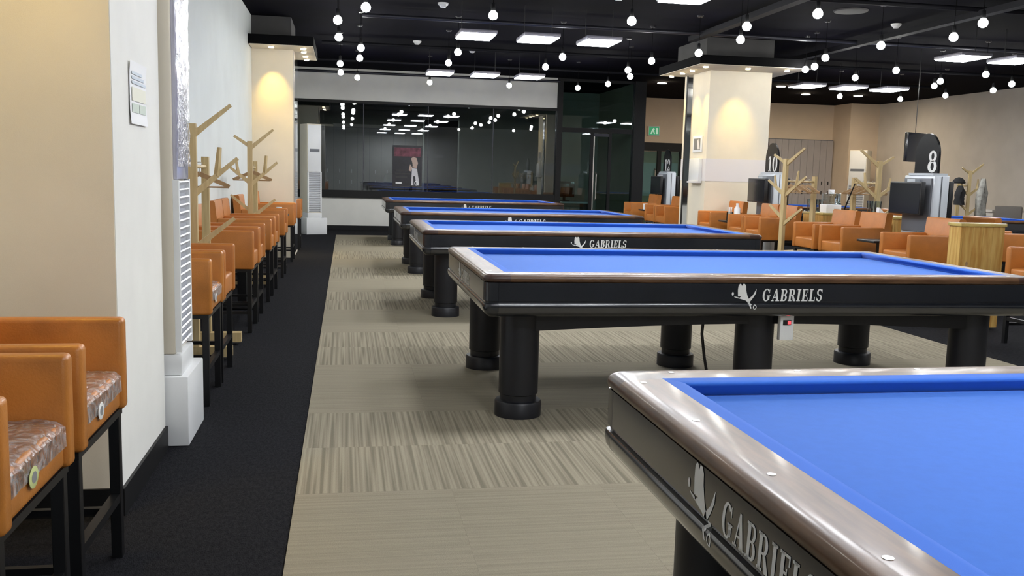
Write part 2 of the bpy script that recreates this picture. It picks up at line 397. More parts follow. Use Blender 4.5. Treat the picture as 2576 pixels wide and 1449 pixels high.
# ------------------------------------------------------------------ lettering
class Flat:
    def __init__(s): s.bm = NB()
    def poly(s, pts): s.bm.faces.new([s.bm.verts.new((x, y, 0)) for x, y in pts])
    def rect(s, x0, y0, x1, y1): s.poly([(x0, y0), (x1, y0), (x1, y1), (x0, y1)])
    def ring(s, cx, cy, rx, ry, ix, iy, a0=0, a1=360, n=20):
        A = []
        for k in range(n+1):
            a = math.radians(a0+(a1-a0)*k/n)
            A.append((s.bm.verts.new((cx+rx*math.cos(a), cy+ry*math.sin(a), 0)), s.bm.verts.new((cx+ix*math.cos(a), cy+iy*math.sin(a), 0))))
        for p, q in zip(A, A[1:]): s.bm.faces.new((p[0], q[0], q[1], p[1]))
    def disc(s, cx, cy, rx, ry, n=20): s.poly([(cx+rx*math.cos(2*PI*k/n), cy+ry*math.sin(2*PI*k/n)) for k in range(n)])
def glyph(F, ch, x):
    """one slab-serif capital or numeral of unit height starting at x; returns its width"""
    R = lambda a, b, c, d: F.rect(x+a, b, x+c, d)
    P = lambda pts: F.poly([(x+a, b) for a, b in pts])
    if ch == 'I':
        R(.10, 0, .32, 1); R(0, 0, .42, .08); R(0, .92, .42, 1); return .50
    if ch == 'L':
        R(.08, 0, .30, 1); R(0, .92, .40, 1); R(0, 0, .66, .08); R(.58, .08, .66, .34); return .72
    if ch == 'E':
        R(.08, 0, .30, 1); R(0, .92, .66, 1); R(0, 0, .68, .08); R(.60, .08, .68, .30); R(.58, .72, .66, .92)
        R(.30, .46, .50, .54); R(.46, .36, .52, .64); return .76
    if ch == 'B':
        R(.08, 0, .30, 1); R(0, .92, .42, 1); R(0, 0, .42, .08); R(.3, .47, .42, .54)
        F.ring(x+.42, .75, .26, .25, .09, .17, -90, 90, 10); F.ring(x+.42, .27, .30, .27, .11, .19, -90, 90, 10); return .80
    if ch == 'R':
        R(.08, 0, .30, 1); R(0, .92, .42, 1); R(0, 0, .40, .08); R(.3, .44, .44, .51)
        F.ring(x+.42, .72, .29, .28, .10, .20, -90, 90, 10); P([(.40, .46), (.58, .46), (.86, 0), (.58, 0)]); return .88
    if ch == 'A':
        P([(.10, 0), (.18, 0), (.46, .90), (.42, 1)]); P([(.42, 1), (.54, 1), (.84, 0), (.58, 0), (.40, .72)])
        R(.24, .28, .58, .35); R(0, 0, .30, .07); R(.50, 0, .92, .07); return .94
    if ch == 'G':
        F.ring(x+.44, .5, .42, .52, .21, .44, 42, 335, 24); R(.58, .10, .80, .46); R(.48, .40, .90, .47); R(.72, .66, .78, .96); return .94
    if ch == 'S':
        F.ring(x+.34, .74, .30, .28, .13, .19, 20, 270, 14); F.ring(x+.34, .27, .31, .29, .14, .20, -165, 90, 14)
        R(.58, .70, .63, .98); R(.04, .02, .09, .32); return .72
    if ch == '0':
        F.ring(x+.36, .5, .36, .52, .14, .46, 0, 360, 32); return .80
    if ch == '8':
        F.ring(x+.36, .75, .30, .27, .11, .17, 0, 360, 24); F.ring(x+.36, .27, .35, .29, .13, .18, 0, 360, 24); return .80
    if ch == '1':
        R(.16, 0, .36, 1); P([(.16, 1), (.16, .86), (.0, .78), (.0, .83)]); R(.04, 0, .48, .05); return .58
    if ch == '2':
        F.ring(x+.33, .72, .33, .30, .13, .24, -35, 190, 18); P([(.44, .52), (.60, .55), (.22, .14), (.0, 0), (.06, .10)])
        R(0, 0, .66, .14); P([(.60, .14), (.66, .14), (.68, .28), (.63, .28)]); F.disc(x+.10, .68, .10, .08, 12); return .74
    return .4
def lettering(text, h, slant=0.0, gap=0.06, xs=1.0):
    F = Flat(); x = 0
    for ch in text: x += glyph(F, ch, x)+gap
    for v in F.bm.verts:
        v.co = Vector(((v.co.x+slant*v.co.y)*h*xs, 0, v.co.y*h))
    return F.bm, x*h*xs
def emblem(h):
    F = Flat()
    F.disc(-.13, .60, .045, .075, 12)                                    # ball at the left
    F.poly([(.11, .50), (.09, .74), (.11, .92), (.17, 1.0), (.23, .985), (.27, .91), (.32, 1.0), (.40, .99), (.46, .90), (.47, .74), (.43, .72), (.38, .60), (.30, .62), (.27, .50)])   # two-lobed crown
    F.poly([(.43, .72), (.47, .74), (.54, .52), (.49, .50), (.42, .54), (.38, .60)])
    F.poly([(.27, .50), (.30, .62), (.38, .60), (.42, .54), (.49, .50), (.54, .52), (.64, .34), (.74, .17), (.66, .12), (.58, .26), (.46, .34), (.30, .38), (.14, .42)])
    F.poly([(.54, .30), (.58, .38), (.78, .54), (.94, .80), (.92, .62), (.80, .44), (.66, .28)])        # crossing blade
    F.poly([(-.06, .50), (.14, .46), (.14, .41), (-.06, .47)])
    F.poly([(.60, .18), (.66, .20), (.74, .03), (.69, .01)])
    F.ring(.88, .08, .08, .10, .05, .07, 0, 360, 16)
    for v in F.bm.verts: v.co = Vector((v.co.x*h*.92, 0, v.co.y*h))
    return F.bm

# ------------------------------------------------------------------ billiard tables
TL, TW, CU, RW = 2.84, 1.42, 0.047, 0.120
HX, HY = TL/2+CU+RW, TW/2+CU+RW
def side_piece(side, prof, e):
    """extrude profile (inset d, z) along one side of the table; e(d) is the distance of the end from the corner"""
    bm = NB(); half = HX if side in 'ns' else HY; A = []; B = []
    for d, z in prof:
        t = half-e(d)
        if side == 'n': pa, pb = (-t, HY-d), (t, HY-d)
        elif side == 's': pa, pb = (-t, -HY+d), (t, -HY+d)
        elif side == 'w': pa, pb = (-HX+d, -t), (-HX+d, t)
        else: pa, pb = (HX-d, -t), (HX-d, t)
        A.append(bm.verts.new((*pa, z))); B.append(bm.verts.new((*pb, z)))
    n = len(prof)
    for i in range(n): bm.faces.new((A[i], A[(i+1) % n], B[(i+1) % n], B[i]))
    bm.faces.new(A); bm.faces.new(B[::-1])
    return bm
def corner_piece(sx, sy, prof, e, r, n=7):
    bm = NB(); rowsv = []
    for d, z in prof:
        rr = max(r-d, .0006); c = d+rr; pts = [(e, d)]
        for k in range(n+1):
            a = math.radians(270-90*k/n); pts.append((c+rr*math.cos(a), c+rr*math.sin(a)))
        pts.append((d, e))
        rowsv.append([bm.verts.new((sx*(HX-u), sy*(HY-v), z)) for u, v in pts])
    m = len(prof)
    for i in range(m):
        a, b = rowsv[i], rowsv[(i+1) % m]
        for k in range(len(a)-1): bm.faces.new((a[k], a[k+1], b[k+1], b[k]))
    bm.faces.new([q[0] for q in rowsv]); bm.faces.new([q[-1] for q in rowsv][::-1])
    return bm
RAILP = [(.014, .757), (.004, .762), (0, .770), (0, .780), (.004, .788), (.011, .794), (.022, .7985), (.045, .8005), (.085, .801), (.1198, .800), (.1198, .757)]
CUSHP = [(.120, .800), (.150, .799), (.164, .797), (.167, .793), (.1665, .788), (.150, .770), (.146, .7605), (.120, .7605)]
APP = [(.006, .757), (.006, .662), (.013, .659), (.013, .651), (.003, .648), (0, .641), (0, .628), (.004, .610), (.014, .594), (.032, .580), (.055, .575), (.16, .575), (.16, .757)]
def conform(bm, z0):
    """lay flat print onto the apron's profile"""
    fr_ = sorted([(z, d) for d, z in APP[:11]])
    for z, d in fr_:
        bmesh.ops.bisect_plane(bm, geom=bm.verts[:]+bm.edges[:]+bm.faces[:], plane_co=(0, 0, z-z0), plane_no=(0, 0, 1))
    for v in bm.verts:
        za = v.co.z+z0; dd = fr_[0][1]
        for (za0, d0), (za1, d1) in zip(fr_, fr_[1:]):
            if za0 <= za <= za1: dd = d0+(d1-d0)*(za-za0)/max(1e-6, za1-za0)
        if za >= fr_[-1][0]: dd = fr_[-1][1]
        v.co.y = dd+.0002
    return bm
LOGO_ME = finish(conform(lettering('GABRIELS', .066, .10, .07, .78)[0], .664), 'lettering', 'print_white', smooth=False)
LOGO_W = lettering('GABRIELS', .066, .10, .07, .78)[1]
EMB_ME = finish(conform(emblem(.135), .622), 'emblem', 'print_white', smooth=False)
DIA_ME = finish(lathe([(.0085, 0), (.0085, .0006)], 12), 'diamond', 'diamond', smooth=False)
def make_table():
    t = empty('billiard_table')
    obj('bed', bx(-HX+.125, HX-.125, -HY+.125, HY-.125, .700, .7605), 'felt', t, smooth=False)['label'] = 'flat bright blue cloth bed'
    for s in 'snwe':
        obj('cushion', side_piece(s, CUSHP, lambda d: d), 'cushion_felt', t, angle=50)
    for s in 'snwe':
        obj('rail', side_piece(s, RAILP, lambda d: .135), 'rail_wood' if s in 'sn' else 'rail_wood_y', t, angle=60)['label'] = 'glossy brown wooden rail'
    for sx in (-1, 1):
        for sy in (-1, 1):
            obj('rail_corner', corner_piece(sx, sy, RAILP, .1355, .045), 'rail_corner', t, angle=60)
            obj('apron_corner', corner_piece(sx, sy, APP, .075, .04), 'apron_trim', t, angle=50)
    for s in 'snwe':
        obj('apron', side_piece(s, APP, lambda d: .076), 'apron', t, angle=50)['label'] = 'charcoal apron with rounded lower edge'
    # arched beams under the frame
    for sy in (-1, 1):
        pts = [(-HX+.25, .577), (-HX+.25, .475)]
        pts += [(-HX+.25+(2*HX-.5)*k/16, .475+.038*math.sin(PI*k/16)) for k in range(1, 16)]
        pts += [(HX-.25, .475), (HX-.25, .577)]
        obj('frame_beam', prism(pts, 'y', sy*(HY-.20)-.02, sy*(HY-.20)+.02), 'leg_black', t, smooth=False)
    for sx in (-1, 1):
        obj('frame_beam', bx(sx*(HX-.24)-.02, sx*(HX-.24)+.02, -HY+.22, HY-.22, .49, .577), 'leg_black', t, smooth=False)
    for lx in (-1.35, 0, 1.35):
        for ly in (-.62, .62):
            lg = obj('leg', lathe([(.098, .05), (.098, .125), (.107, .130), (.107, .577)], 28), 'leg_black', t, (lx, ly, 0))
            obj('leg_foot', lathe([(.120, 0), (.127, .004), (.127, .082), (.122, .090), (.099, .092)], 28), 'leg_black', lg)
    # logo on each side
    def logo(p, rz):
        e = link('lettering', LOGO_ME, t, p, (0, 0, rz))
        off = Vector((-.150, 0, -.042)); off.rotate(Matrix.Rotation(rz, 3, 'Z'))
        link('emblem', EMB_ME, t, Vector(p)+off, (0, 0, rz))
    logo((-.085, -HY-.0012, .664), 0)
    logo((.085, HY+.0012, .664), PI)
    logo((-HX-.0012, .085, .664), -PI/2)
    logo((HX+.0012, -.085, .664), PI/2)
    return t
def diamonds(t):
    for k in range(9):
        for sy in (-1, 1): link('diamond', DIA_ME, t, (-TL/2+TL*k/8, sy*(HY-.055), .8008))
    for k in range(5):
        for sx in (-1, 1): link('diamond', DIA_ME, t, (sx*(HX-.055), -TW/2+TW*k/4, .8008))
proto = make_table()
TX = 0.83+TL/2
tabs = [
 ((TX+.01, 0.744), 'nearest blue-cloth carom table cut off at lower right corner'),
 ((TX+.025, 4.770), 'second nearest carom table with white GABRIELS lettering fully readable'),
 ((TX-.005, 8.268), 'third blue-cloth carom table in the row, right behind the lettered one'),
 ((TX+.005, 11.83), 'fourth blue-cloth carom table, second from the window wall'),
 ((TX, 16.364), 'farthest blue-cloth carom table just before the white window wall'),
 ((9.02, 12.42), 'blue-cloth carom table right of the kiosk numbered 8'),
 ((9.02, 17.35), 'blue-cloth carom table glimpsed behind the coat hangers'),
]
tables = []
extra = [copy_tree(proto) for _ in tabs[1:]]
for t, ((x, y0), lab) in zip([proto]+extra, tabs):
    t.location = (x, y0+TW/2, 0); tag(t, lab, 'billiard table', 'carom tables in rows'); tables.append(t)
for t in tables[:3]: diamonds(t)
t2 = tables[1]
cb = obj('control_box', bx(0.07, .15, -HY+.085, -HY+.12, .435, .575, bev=.004), 'plastic_white', t2); cb['label'] = 'white control box with red light'
obj('button_plate', bx(.085, .132, -HY+.082, -HY+.086, .520, .548), 'plastic_black', cb)
obj('red_light', bx(.112, .128, -HY+.079, -HY+.083, .526, .544), 'red_led', cb)
tag(obj('power_cable', tube([(2.03, 5.0, .58), (2.02, 5.0, .42), (2.05, 5.02, .28), (2.10, 5.06, .12), (2.16, 5.12, .02), (2.5, 5.4, .012), (2.9, 5.5, .012)], .009), 'plastic_black'),
    'black power cable hanging under the lettered carom table', 'cable')

# ------------------------------------------------------------------ bar stools
SW, SD = 0.535, 0.58
def make_stool(worn=False):
    m = 'orange_worn' if worn else 'orange'
    s = empty('bar_stool')
    x1 = SD/2; hy = SW/2
    obj('seat', bx(-.19, x1-.012, -hy+.056, hy-.056, .512, .635, bev=.018, seg=3), m, s)
    for sy in (-1, 1):
        a, b = sorted((sy*(hy-.058), sy*hy))
        obj('armrest', bx(-.215, x1, a, b, .507, .81, bev=.016, seg=3), m, s)
    bm = NB()
    poly = [(-.195, .507), (-.265, .507), (-.310, .955), (-.300, .970), (-.245, .975), (-.232, .960), (-.205, .70)]
    prism(poly, 'y', -hy+.004, hy-.004, bm); bevel_all(bm, .012, 2)
    obj('backrest', bm, m, s)
    obj('seat_frame', bx(-.255, x1-.018, -hy+.012, hy-.012, .486, .509), 'steel_black', s, smooth=False)
    for sx in (-.245, x1-.037):
        for sy in (-1, 1):
            obj('leg', bx(sx-.017, sx+.017, sy*(hy-.035)-.017, sy*(hy-.035)+.017, 0, .488, bev=.002, seg=1), 'steel_black', s, smooth=False)
    xf = x1-.037
    obj('footrest', bx(xf-.014, xf+.014, -hy+.05, hy-.05, .195, .223), 'steel_black', s, smooth=False)
    for sy in (-1, 1):
        obj('stretcher', bx(-.228, xf-.017, sy*(hy-.035)-.011, sy*(hy-.035)+.011, .150, .172), 'steel_black', s, smooth=False)
    obj('stretcher', bx(-.257, -.233, -hy+.05, hy-.05, .150, .172), 'steel_black', s, smooth=False)
    return s
stool_a = make_stool(); stool_b = make_stool(True); used = {0: False, 1: False}
def stool(x, y, rz, label, worn=False):
    k = 1 if worn else 0; src = (stool_a, stool_b)[k]
    o = src if not used[k] else copy_tree(src)
    used[k] = True
    o.location = (x, y, 0); o.rotation_euler = (0, 0, rz)
    tag(o, label, 'bar stool', 'orange leather bar stools'); return o
LXc = -0.71-SD/2
left = [
 (2.315, 'orange bar stool with plastic-wrapped seat, nearest, cut off at lower left', True),
 (2.925, 'orange bar stool with plastic-wrapped seat in front of the white column', True),
 (5.415, 'first orange bar stool past the white air conditioner on the left', True),
 (5.985, 'orange bar stool second past the white air conditioner, before the near coat rack', False),
 (7.745, 'orange bar stool first beyond the near left coat rack', False),
 (8.300, 'orange bar stool second beyond the near left coat rack, before a tray table', False),
 (9.500, 'orange bar stool first after the near tray table on the left', False),
 (10.055, 'orange bar stool just before the far left coat rack', False),
 (11.56, 'orange bar stool just beyond the far left coat rack', False),
 (13.52, 'orange bar stool touching the far left cream column', False),
 (15.50, 'orange bar stool hidden behind the mirrored left column', False),
]
made = []
for y, lab, worn in left: made.append(stool(LXc, y, 0, lab, worn))
for k, s in enumerate(made[:3]):
    fm = NB()
    prof = [(.12, .6385), (.22, .6395), (.262, .634), (.281, .618), (.2825, .57)]
    nseg = 14; ys = [-.205+.41*i/nseg for i in range(nseg+1)]
    g = [[fm.verts.new((x+random.uniform(0, .003), yv, z+random.uniform(0, .005))) for yv in ys] for x, z in prof]
    for a, b in zip(g, g[1:]):
        for i in range(nseg): fm.faces.new((a[i], a[i+1], b[i+1], b[i]))
    obj('plastic_wrap', fm, 'plastic_film', s)['label'] = 'clear crinkled plastic wrap'
    bd = obj('badge', lathe([(.024, 0), (.026, .002), (.024, .003)], 20), 'badge_yellow' if k == 0 else 'print_white', s, (.2835, -.06, .575), (0, PI/2, 0))
    bd.scale = (1, 1.25, 1); bd['label'] = 'round printed badge sticker'
    obj('badge_print', lathe([(.014, 0), (.014, .0035)], 16), 'ink_grey', bd)
RXc = 5.42+SD/2
right = [
 (6.62, 'orange bar stool at the right picture edge beside the pine box table'),
 (8.50, 'orange bar stool right behind the lettered table, left of the pine box table'),
 (9.76, 'orange bar stool below the kiosk numbered 8, just left of the black tray stand'),
 (10.40, 'orange bar stool just right of the tall coat rack post on the right'),
 (11.86, 'orange bar stool just left of the tall coat rack post, showing its flat side'),
 (12.42, 'orange bar stool below the kiosk numbered 10'),
 (13.58, 'orange bar stool in front of the right cream column'),
 (15.65, 'orange bar stool with bright side just left of the right cream column'),
 (16.22, 'orange bar stool second left of the right cream column'),
 (17.55, 'orange bar stool farthest left in the right-hand row'),
]
for y, lab in right: stool(RXc, y, PI, lab, False)
stool(7.05, 9.03, 0, 'orange bar stool back showing behind the pine box table', False)
stool(7.25, 11.0, 0, 'orange bar stool back showing between kiosk 8 and coat hangers', False)

# ------------------------------------------------------------------ tray tables
def tray_table(x, y, z, label):
    t = empty('tray_table', (x, y, 0))
    obj('table_base', bx(-.17, .17, -.17, .17, 0, .025, bev=.006), 'steel_black', t)
    obj('table_post', bx(-.04, .04, -.04, .04, .02, z-.02), 'steel_black', t, smooth=False)
    obj('table_top', bx(-.20, .20, -.17, .17, z-.025, z, bev=.006), 'plastic_black', t)
    return tag(t, label, 'side table', 'black pedestal side tables')
tray_table(-.95, 8.90, .68, 'black pedestal tray table between the left stools, ashtray on it')
tray_table(-.95, 12.55, .70, 'black pedestal tray table near the far left column')
tray_table(5.68, 9.13, .70, 'black pedestal tray stand between stools under kiosk 8')
tray_table(5.68, 12.98, .70, 'black pedestal tray stand between stools under kiosk 10')
tray_table(5.68, 16.87, .70, 'black pedestal tray stand among the farthest right stools')
def ashtray(x, y, z, label):
    o = obj('ashtray', lathe([(.05, 0), (.062, .004), (.07, .032), (.064, .034), (.055, .012), (.001, .010)], 20), 'steel', None, (x, y, z))
    return tag(o, label, 'ashtray')
ashtray(-.82, 8.88, .68, 'small metal ashtray on the near left tray table')
def cup(x, y, z, label, r=.036, h=.095, m='paper'):
    o = obj('cup', lathe([(r*.75, 0), (r, h), (r*.93, h), (r*.70, .004), (.001, .003)], 18), m, None, (x, y, z))
    return tag(o, label, 'cup')
cup(-.84, 9.02, .68, 'white paper cup on the near left tray table')
cup(-.86, 12.5, .70, 'white paper cup on the far left tray table', m='paper')
cup(5.55, 16.85, .70, 'white paper cup among the farthest right stools', r=.045, h=.11)

# ------------------------------------------------------------------ coat racks
def make_rack(loc, dirv, out, label, hangers=3, tall=1.58, short=1.37, clothes=False):
    """two tree-shaped posts joined by rails; dirv: unit vector tall->short, out: unit vector across"""
    D = Vector((*dirv, 0)); O = Vector((*out, 0)); Zv = Vector((0, 0, 1))
    r = empty('coat_rack', loc); gap = .56
    P = lambda u, o, z: D*u+O*o+Zv*z
    def part(name, p0, p1, w0, t0, w1=None, t1=None, m='rack_wood', par=r, side=(0, 0, 1), bev=.006):
        return obj(name, bevel_all(bar(p0, p1, w0, t0, w1, t1, side), bev, 2), m, par)
    part('post', P(0, 0, .03), P(0, 0, tall), .058, .058, .050, .050, side=D)
    part('post', P(gap, 0, .03), P(gap, 0, short), .058, .058, .050, .050, side=D)
    for u in (0, gap): part('foot', P(u, -.19, .055), P(u, .24, .055), .07, .075, bev=.012)
    def br(a, b, w0=.042, w1=.024): return part('branch', a, b, w0, .034, w1, .024)
    br(P(0, .01, tall-.07), P(.05, .24, tall+.13)); br(P(0, -.01, tall-.05), P(-.04, -.16, tall+.05), .036)
    b = br(P(0, .01, 1.12), P(.06, .28, 1.36)); br(P(0, -.01, 1.14), P(-.05, -.22, 1.31))
    br(P(-.02, -.12, 1.22), P(-.03, -.14, 1.37), .030, .018); br(P(.03, .15, 1.24), P(.05, .165, 1.43), .030, .018)
    br(P(0, .01, .76), P(.03, .26, .96)); br(P(0, -.01, .84), P(-.03, -.2, 1.0), .036)
    for z in (1.30,): obj('rail', tube([P(0, 0, z), P(gap, 0, z)], .013), 'rack_wood', r)
    obj('rail', tube([P(0, 0, .42), P(gap, 0, .42)], .012), 'rack_wood', r)
    tag(r, label, 'coat rack', 'wooden tree coat racks')
    for k in range(hangers):
        u = gap*(k+1)/(hangers+1)
        a = math.radians(random.uniform(-18, 18)); ax = (O*math.cos(a)+D*math.sin(a))
        c = P(u, 0, 1.335)
        h = empty('coat_hanger', Vector(loc)+c)
        hb = NB()
        top = Vector((0, 0, -.085))
        for sgn in (-1, 1):
            bar(top, top+ax*sgn*.20+Vector((0, 0, -.085)), .034, .014, .026, .012, bm=hb)
        bevel_all(hb, .003, 1)
        obj('hanger_arms', hb, 'hanger_wood', h)
        e0 = top+ax*-.19+Vector((0, 0, -.09)); e1 = top+ax*.19+Vector((0, 0, -.09))
        obj('hanger_bar', tube([e0, e1], .006), 'hanger_wood', h)
        obj('hanger_hook', tube([top, top+Vector((0, 0, .05)), ax*.018+Vector((0, 0, -.02)), Vector((0, 0, -.005))+ax*.01, Vector((0, 0, -.006))-ax*.012], .003, 6), 'steel', h)
        tag(h, 'wooden coat hanger on the rail of the %s' % label.split(',')[0], 'hanger', 'wooden coat hangers')
    return r
make_rack((-1.0, 6.47, 0), (0, 1), (1, 0), 'near left wooden tree coat rack, beside the air conditioner', 1)
make_rack((-1.02, 10.42, 0), (0, 1), (1, 0), 'far left wooden tree coat rack, before the cream column', 2)
make_rack((5.42, 10.95, 0), (.92, .39), (.39, -.92), 'right wooden tree coat rack, standing in front of the stools', 4)
make_rack((6.50, 10.62, 0), (0, 1), (-1, 0), 'inner right wooden tree coat rack, left of kiosk 8', 4)
fr = make_rack((11.5, 15.75, 0), (.3, .95), (.9, -.4), 'distant wooden tree coat rack, right of kiosk 8 by the wall', 0)
# clothes on the distant rack
def coat(loc, m, w, h, label, name='coat'):
    bm = NB(); n = 14; rows_ = 7; g = []
    for j in range(rows_):
        f = j/(rows_-1); ww = w*(.15+.70*min(1, f*3.0)+.15*f); dd = .03+.05*min(1, f*3)
        g.append([bm.verts.new((ww/2*math.cos(2*PI*k/n), (dd+.025*math.sin(5*2*PI*k/n+j))*math.sin(2*PI*k/n), -h*f)) for k in range(n)])
    for a, b in zip(g, g[1:]):
        for k in range(n): bm.faces.new((a[k], a[(k+1) % n], b[(k+1) % n], b[k]))
    bm.faces.new(g[0]); bm.faces.new(g[-1][::-1])
    o = obj(name, bm, m, None, loc, (0, 0, .5)); tag(o, label, 'coat'); return o
coat((11.70, 15.64, 1.44), 'cloth_grey', .26, .80, 'grey coat hanging on the distant coat rack')
tag(obj('cap', lathe([(.11, 0), (.12, .015), (.10, .06), (.06, .10), (.01, .115)], 16), 'cloth_black', None, (11.35, 15.85, 1.34)), 'black cap hooked on the distant coat rack', 'cap')
coat((11.30, 15.72, 1.30), 'cloth_black', .16, .36, 'small black bag hanging on the distant coat rack', 'bag')

# ------------------------------------------------------------------ air conditioners
def make_ac(loc, rz, wd, dp, ht, label, film=False, upper='plastic_white', nsl=22):
    a = empty('air_conditioner', loc, rz)                # front faces local +x
    hw = wd/2
    obj('base_box', bx(-dp-.03, .045, -hw-.03, hw+.10, 0, .33, bev=.006), 'plastic_white', a)
    obj('plinth', bx(-dp, .015, -hw, hw, .33, .43, bev=.008), 'plastic_white', a)
    obj('side_shell', bx(-dp, -.012, -hw, hw, .43, ht, bev=.010), 'plastic_cream', a)
    obj('upper_panel', bx(-.014, .006, -hw+.012, hw-.012, 1.24, ht-.02, bev=.006), upper, a)
    obj('grille_back', bx(-.014, -.006, -hw+.015, hw-.015, .45, 1.23), 'dark_gap', a, smooth=False)
    sl = finish(bevel_all(bar((0, -hw+.03, 0), (0, hw-.03, 0), .030, .008, side=(.75, 0, .66)), .002, 1), 'louver_slat', 'slat', smooth=False)
    for k in range(nsl): link('louver_slat', sl, a, (.000, 0, .47+.75*k/(nsl-1)))
    for sy in (-1, 1):
        x, y = sorted((sy*(hw-.03), sy*(hw-.004)))
        obj('grille_side', bx(-.014, .012, x, y, .44, 1.24), 'plastic_white', a, smooth=False)
    dsp = obj('display', bx(.004, .012, -hw+.05, hw-.05, ht-.55, ht-.49), 'kiosk_dark', a, smooth=False); dsp['label'] = 'dark control display strip'
    if film:
        bm = NB(); ny, nz = 12, 34
        g = [[bm.verts.new((.010+.007*random.random(), -hw-.004+(wd+.008)*i/ny, 1.30+(ht-1.28)*j/nz)) for i in range(ny+1)] for j in range(nz+1)]
        for p, q in zip(g, g[1:]):
            for i in range(ny): bm.faces.new((p[i], p[i+1], q[i+1], q[i]))
        obj('plastic_film', bm, 'plastic_film', a)['label'] = 'crinkled clear protective film'
    return tag(a, label, 'air conditioner', 'floor standing air conditioners')
make_ac((-0.765, 4.62, 0), 0, .33, .50, 2.30, 'tall white air conditioner wrapped in film behind the white column', True, 'ac_upper')
make_ac((-0.62, 18.95, 0), -PI/2+.40, .30, .42, 2.18, 'tall white air conditioner standing before the long window')
make_ac((13.2, 22.6, 0), PI+.75, .45, .40, 2.15, 'pale grey air conditioner in the far right corner', nsl=14)

# ------------------------------------------------------------------ score kiosks
def make_kiosk(y, num, label, x=6.10, shift=-.05, nh=.22):
    k = empty('score_kiosk', (x, y, 0))              # front faces -x, width along y
    hw = .27
    obj('cabinet', bx(0, .17, -hw, hw, .05, 1.40, bev=.006), 'kiosk_grey', k)
    obj('cabinet_foot', bx(.01, .16, -hw+.02, hw-.02, 0, .05), 'plastic_black', k, smooth=False)
    obj('front_frame', bx(-.022, 0, -hw+.03, hw-.03, .80, 1.37, bev=.003), 'kiosk_dark', k)
    obj('side_trim', bx(.075, .087, -hw-.004, -hw, .06, 1.39), 'kiosk_dark', k, smooth=False)
    mo = obj('monitor', bx(-.13, -.08, -.24, .34, .98, 1.33, bev=.006), 'plastic_black', k); mo['label'] = 'black flat monitor'
    obj('monitor_screen', bx(-.133, -.129, -.225, .325, .995, 1.315), 'screen_black', mo, smooth=False)
    m2 = obj('monitor', bx(.20, .25, -.24, .34, .92, 1.34, bev=.006), 'plastic_black', k); obj('monitor_bracket', bx(.17, .20, -.05, .09, 1.10, 1.30), 'kiosk_dark', k)
    obj('monitor_screen', bx(.249, .253, -.225, .325, .94, 1.32), 'screen_black', m2, smooth=False)
    obj('paper_holder', bx(-.006, 0, -.12, -.04, .72, .92), 'paper', k, smooth=False)
    obj('monitor_bracket', bx(-.085, .0, -.05, .09, 1.10, 1.36), 'kiosk_grey', k)
    obj('top_plate', bx(-.01, .16, -hw+.02, hw-.08, 1.40, 1.425), 'kiosk_grey', k, smooth=False)
    pts = [(-.20, 1.425), (.21, 1.425)]
    pts += [(.005+.205*math.cos(PI*i/20), 1.62+.23*math.sin(PI*i/20)) for i in range(21)]
    sg = obj('number_sign', prism(pts, 'x', .07, .095), 'sign_black', k, smooth=False); sg['label'] = 'black arch sign with white number %s' % num
    bm, wd = lettering(num, nh, 0, .04)
    t = obj('number', bm, 'print_white', sg, smooth=False)
    t.rotation_euler = (0, 0, -PI/2); t.location = (.068, wd/2+shift, 1.437)
    return tag(k, label, 'score kiosk', 'score kiosks with numbers')
make_kiosk(9.18, '8', 'nearest grey score kiosk, big white 8 on its black arch sign', shift=-.115, nh=.225)
make_kiosk(12.92, '10', 'grey score kiosk right of the cream column, sign reading ten')
make_kiosk(17.50, '12', 'small distant grey score kiosk left of the cream column, sign reading twelve')

# ------------------------------------------------------------------ pine tables and what stands on them
def pine_table(x, y, sx, sy, h, label, rz=0):
    t = empty('pine_table', (x, y, 0), rz)
    n = 4
    for k in range(n):
        a = -sy/2+sy*k/n; b = -sy/2+sy*(k+1)/n
        obj('side_board', bx(-sx/2, -sx/2+.02, a+.001, b-.001, .02, h-.03), 'pine', t, smooth=False)
        obj('side_board', bx(sx/2-.02, sx/2, a+.001, b-.001, .02, h-.03), 'pine', t, smooth=False)
        a = -sx/2+.021+(sx-.042)*k/n; b = -sx/2+.021+(sx-.042)*(k+1)/n
        obj('front_board', bx(a+.0008, b-.0008, -sy/2, -sy/2+.02, .02, h-.03), 'pine', t, smooth=False)
        obj('front_board', bx(a+.0008, b-.0008, sy/2-.02, sy/2, .02, h-.03), 'pine', t, smooth=False)
    obj('table_top', bx(-sx/2-.012, sx/2+.012, -sy/2-.012, sy/2+.012, h-.03, h, bev=.004), 'pine_top', t)
    obj('knot', lathe([(.018, 0), (.018, .001)], 14), 'hanger_wood', t, (-sx*.32, -sy/2-.0005, h*.62), (PI/2, 0, 0)).scale = (.7, 1.3, 1)
    return tag(t, label, 'table', 'pine box tables')
pine_table(5.66, 7.59, .44, .17, .97, 'pine box table standing between the right-hand bar stools')
pine_table(6.55, 11.88, .46, .56, .89, 'pine table carrying glasses and a tissue box behind the stools')
pine_table(6.32, 9.90, .20, .20, .93, 'narrow pine stand just left of the monitor of kiosk 8')
def glass(x, y, z, label, r=.038, h=.12):
    o = obj('drinking_glass', lathe([(r*.8, 0), (r, h), (r*.92, h), (r*.72, .008), (.001, .007)], 18), 'clear_glass', None, (x, y, z))
    return tag(o, label, 'glass', 'clear drinking glasses')
gl = 'clear upturned drinking glass in the cluster on the pine table'
for a, b in ((6.42, 12.04), (6.50, 12.08), (6.40, 12.13), (6.49, 11.98)): glass(a, b, .89, gl, h=.17)
tb = empty('tissue_box', (6.50, 11.74, .89))
obj('carton', bx(-.11, .11, -.09, .09, 0, .11, bev=.004), 'paper', tb)
